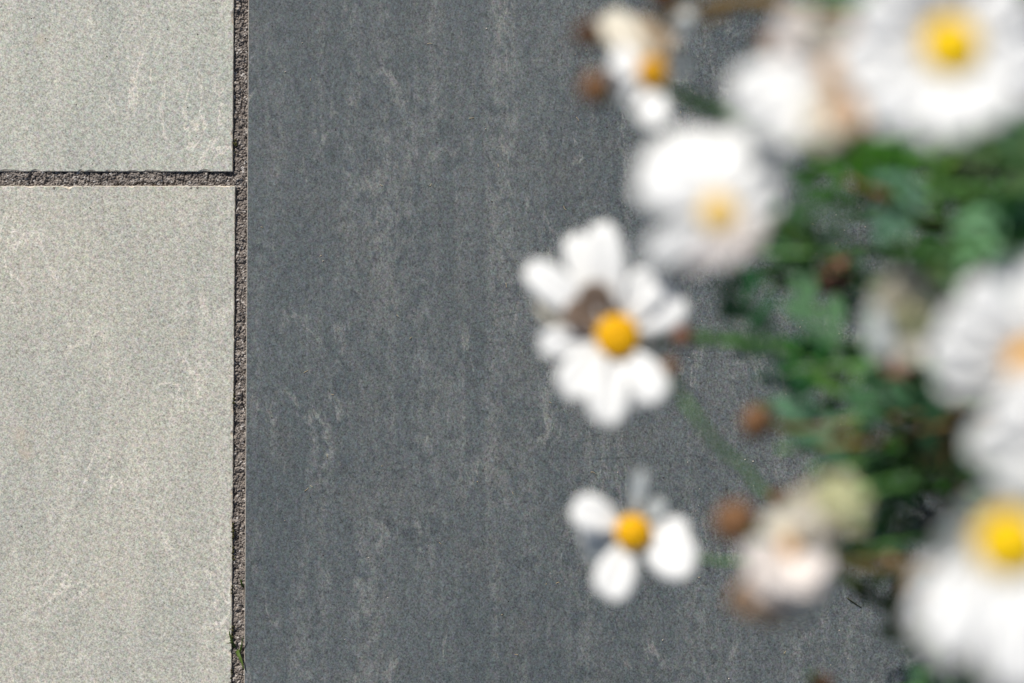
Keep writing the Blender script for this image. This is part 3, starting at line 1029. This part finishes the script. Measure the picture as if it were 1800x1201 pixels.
sp = thing('grass_sprig', 'small green grass sprig growing from the joint at the bottom', 'grass', at(416, 1140, 0) + V((0, 0, -0.002)))
for pts, w in (([(416, 1142, -0.002), (420, 1152, 0.001), (425, 1164, 0.0015), (429, 1178, 0.0016)], 0.0016),
               ([(414, 1140, -0.002), (409, 1130, 0.001), (404, 1116, 0.003), (403, 1108, 0.003)], 0.0011),
               ([(413, 1134, -0.002), (406, 1130, 0.002), (399, 1132, 0.003)], 0.0008),
               ([(419, 1152, -0.002), (424, 1138, 0.001), (427, 1118, 0.003)], 0.0010)):
    blade(spline([at(*p) for p in pts], 4), w, sp)
sp2 = thing('grass_sprig', 'tiny grass tip in the joint above the larger sprig', 'grass', at(424, 1022, 0) + V((0, 0, -0.002)))
for pts, w in (([(427, 1032, -0.002), (425, 1026, 0.0), (421, 1017, 0.001)], 0.0010),
               ([(426, 1030, -0.002), (424, 1022, 0.0), (426, 1019, 0.0008)], 0.0008)):
    blade(spline([at(*p) for p in pts], 4), w, sp2)


def grains(name, mat, spots, rmin, rmax, z=0.0, seed=0, parent=None):
    rnd = random.Random(seed)
    vs, fs = [], []
    for x, y in spots:
        r = rnd.uniform(rmin, rmax)
        i = len(vs)
        c = V((x, y, z + r * 0.55))
        vs.append(c + V((0, 0, r * rnd.uniform(0.6, 0.9))))
        for k in range(5):
            a = k * 1.2566 + rnd.uniform(-0.3, 0.3)
            q = r * rnd.uniform(0.8, 1.15)
            vs.append(c + V((math.cos(a) * q, math.sin(a) * q, rnd.uniform(-0.2, 0.3) * r)))
        vs.append(c - V((0, 0, r * 0.5)))
        for k in range(5):
            k2 = (k + 1) % 5
            fs.append((i, i + 1 + k, i + 1 + k2))
            fs.append((i + 6, i + 1 + k2, i + 1 + k))
    o = obj(name, mesh(name, vs, fs), mat, parent, False)
    o['kind'] = 'stuff'
    return o


RS = random.Random(77)
spots = []
while len(spots) < 190:
    px, py = RS.uniform(440, 1810), RS.uniform(0, 1200)
    if RS.random() < 0.06 + 0.94 * max(0.0, (px - 900) / 900) ** 1.3:
        q = at(px, py)
        spots.append((q.x, q.y))
gr = grains('sand_grains', M['grit'], spots, 0.00016, 0.00040, 0.0001, 8)
gr['label'] = 'pale sand grains scattered on the charcoal slab'
gr['category'] = 'sand'
spots = [(at(RS.uniform(440, 1810), RS.uniform(0, 1200))) for _ in range(60)]
gd = grains('dark_grit', M['grit_dark'], [(q.x, q.y) for q in spots], 0.00018, 0.00036, 0.0001, 9)
gd['label'] = 'dark specks of grit scattered on the charcoal slab'
gd['category'] = 'grit'
spots = [(at(RS.uniform(0, 400), RS.choice((RS.uniform(0, 298), RS.uniform(332, 1200))))) for _ in range(45)]
gp = grains('dirt_specks', M['grit_dark'], [(q.x, q.y) for q in spots], 0.00012, 0.00028, 0.0, 10)
gp['label'] = 'dark dirt specks scattered on the pale slabs'
gp['category'] = 'dirt'

# moss clinging to the chipped edge of the pale slabs
ms = []
for py, n in ((930, 10), (945, 8), (968, 10), (985, 5), (1040, 5), (1108, 10), (1125, 12), (702, 6), (688, 5), (1185, 6), (560, 4), (250, 6), (262, 4)):
    for _ in range(n):
        q = at(406.5 + (1200 - py) * 0.006 + RS.gauss(0, 1.6), py + RS.gauss(0, 5))
        ms.append((q.x, q.y))
mo = grains('moss', M['moss'], ms, 0.0003, 0.0007, -0.0008, 12)
mo['label'] = 'dark moss crumbs along the chipped edge of the pale slabs'
mo['category'] = 'moss'

# scraps of straw and lint
vs, fs = [], []
for k in range(34):
    q = at(RS.uniform(445, 1000) if k < 26 else RS.uniform(1000, 1500), RS.uniform(10, 1190), 0.0) + V((0, 0, 0.0003))
    a = RS.uniform(0, math.pi)
    L = RS.uniform(0.0007, 0.0024)
    bend = RS.uniform(-0.3, 0.3)
    pth = [q + V((math.cos(a + bend * i) * L * i / 3, math.sin(a + bend * i) * L * i / 3, 0)) for i in range(4)]
    v, f = tube(pth, 0.00012, 0.00008, 4)
    n = len(vs)
    vs += v
    fs += [tuple(i + n for i in g) for g in f]
st = obj('straw_scraps', mesh('straw_scraps', vs, fs), M['straw'])
st['kind'] = 'stuff'
st['label'] = 'short pale scraps of straw on the charcoal slab'
st['category'] = 'debris'

nd_path = spline([at(1489, 1051) + V((0, 0, 0.0004)), at(1499, 1058) + V((0, 0, 0.0007)), at(1514, 1068) + V((0, 0, 0.0004))], 4)
v, f = tube(nd_path, 0.00030, 0.00012, 5)
nd = obj('fallen_needle', mesh('fallen_needle', v, f), M['needle'])
nd['label'] = 'thin dark needle lying on the charcoal slab right of the wilting daisy'
nd['category'] = 'needle'
print('leaves', n_leaf)
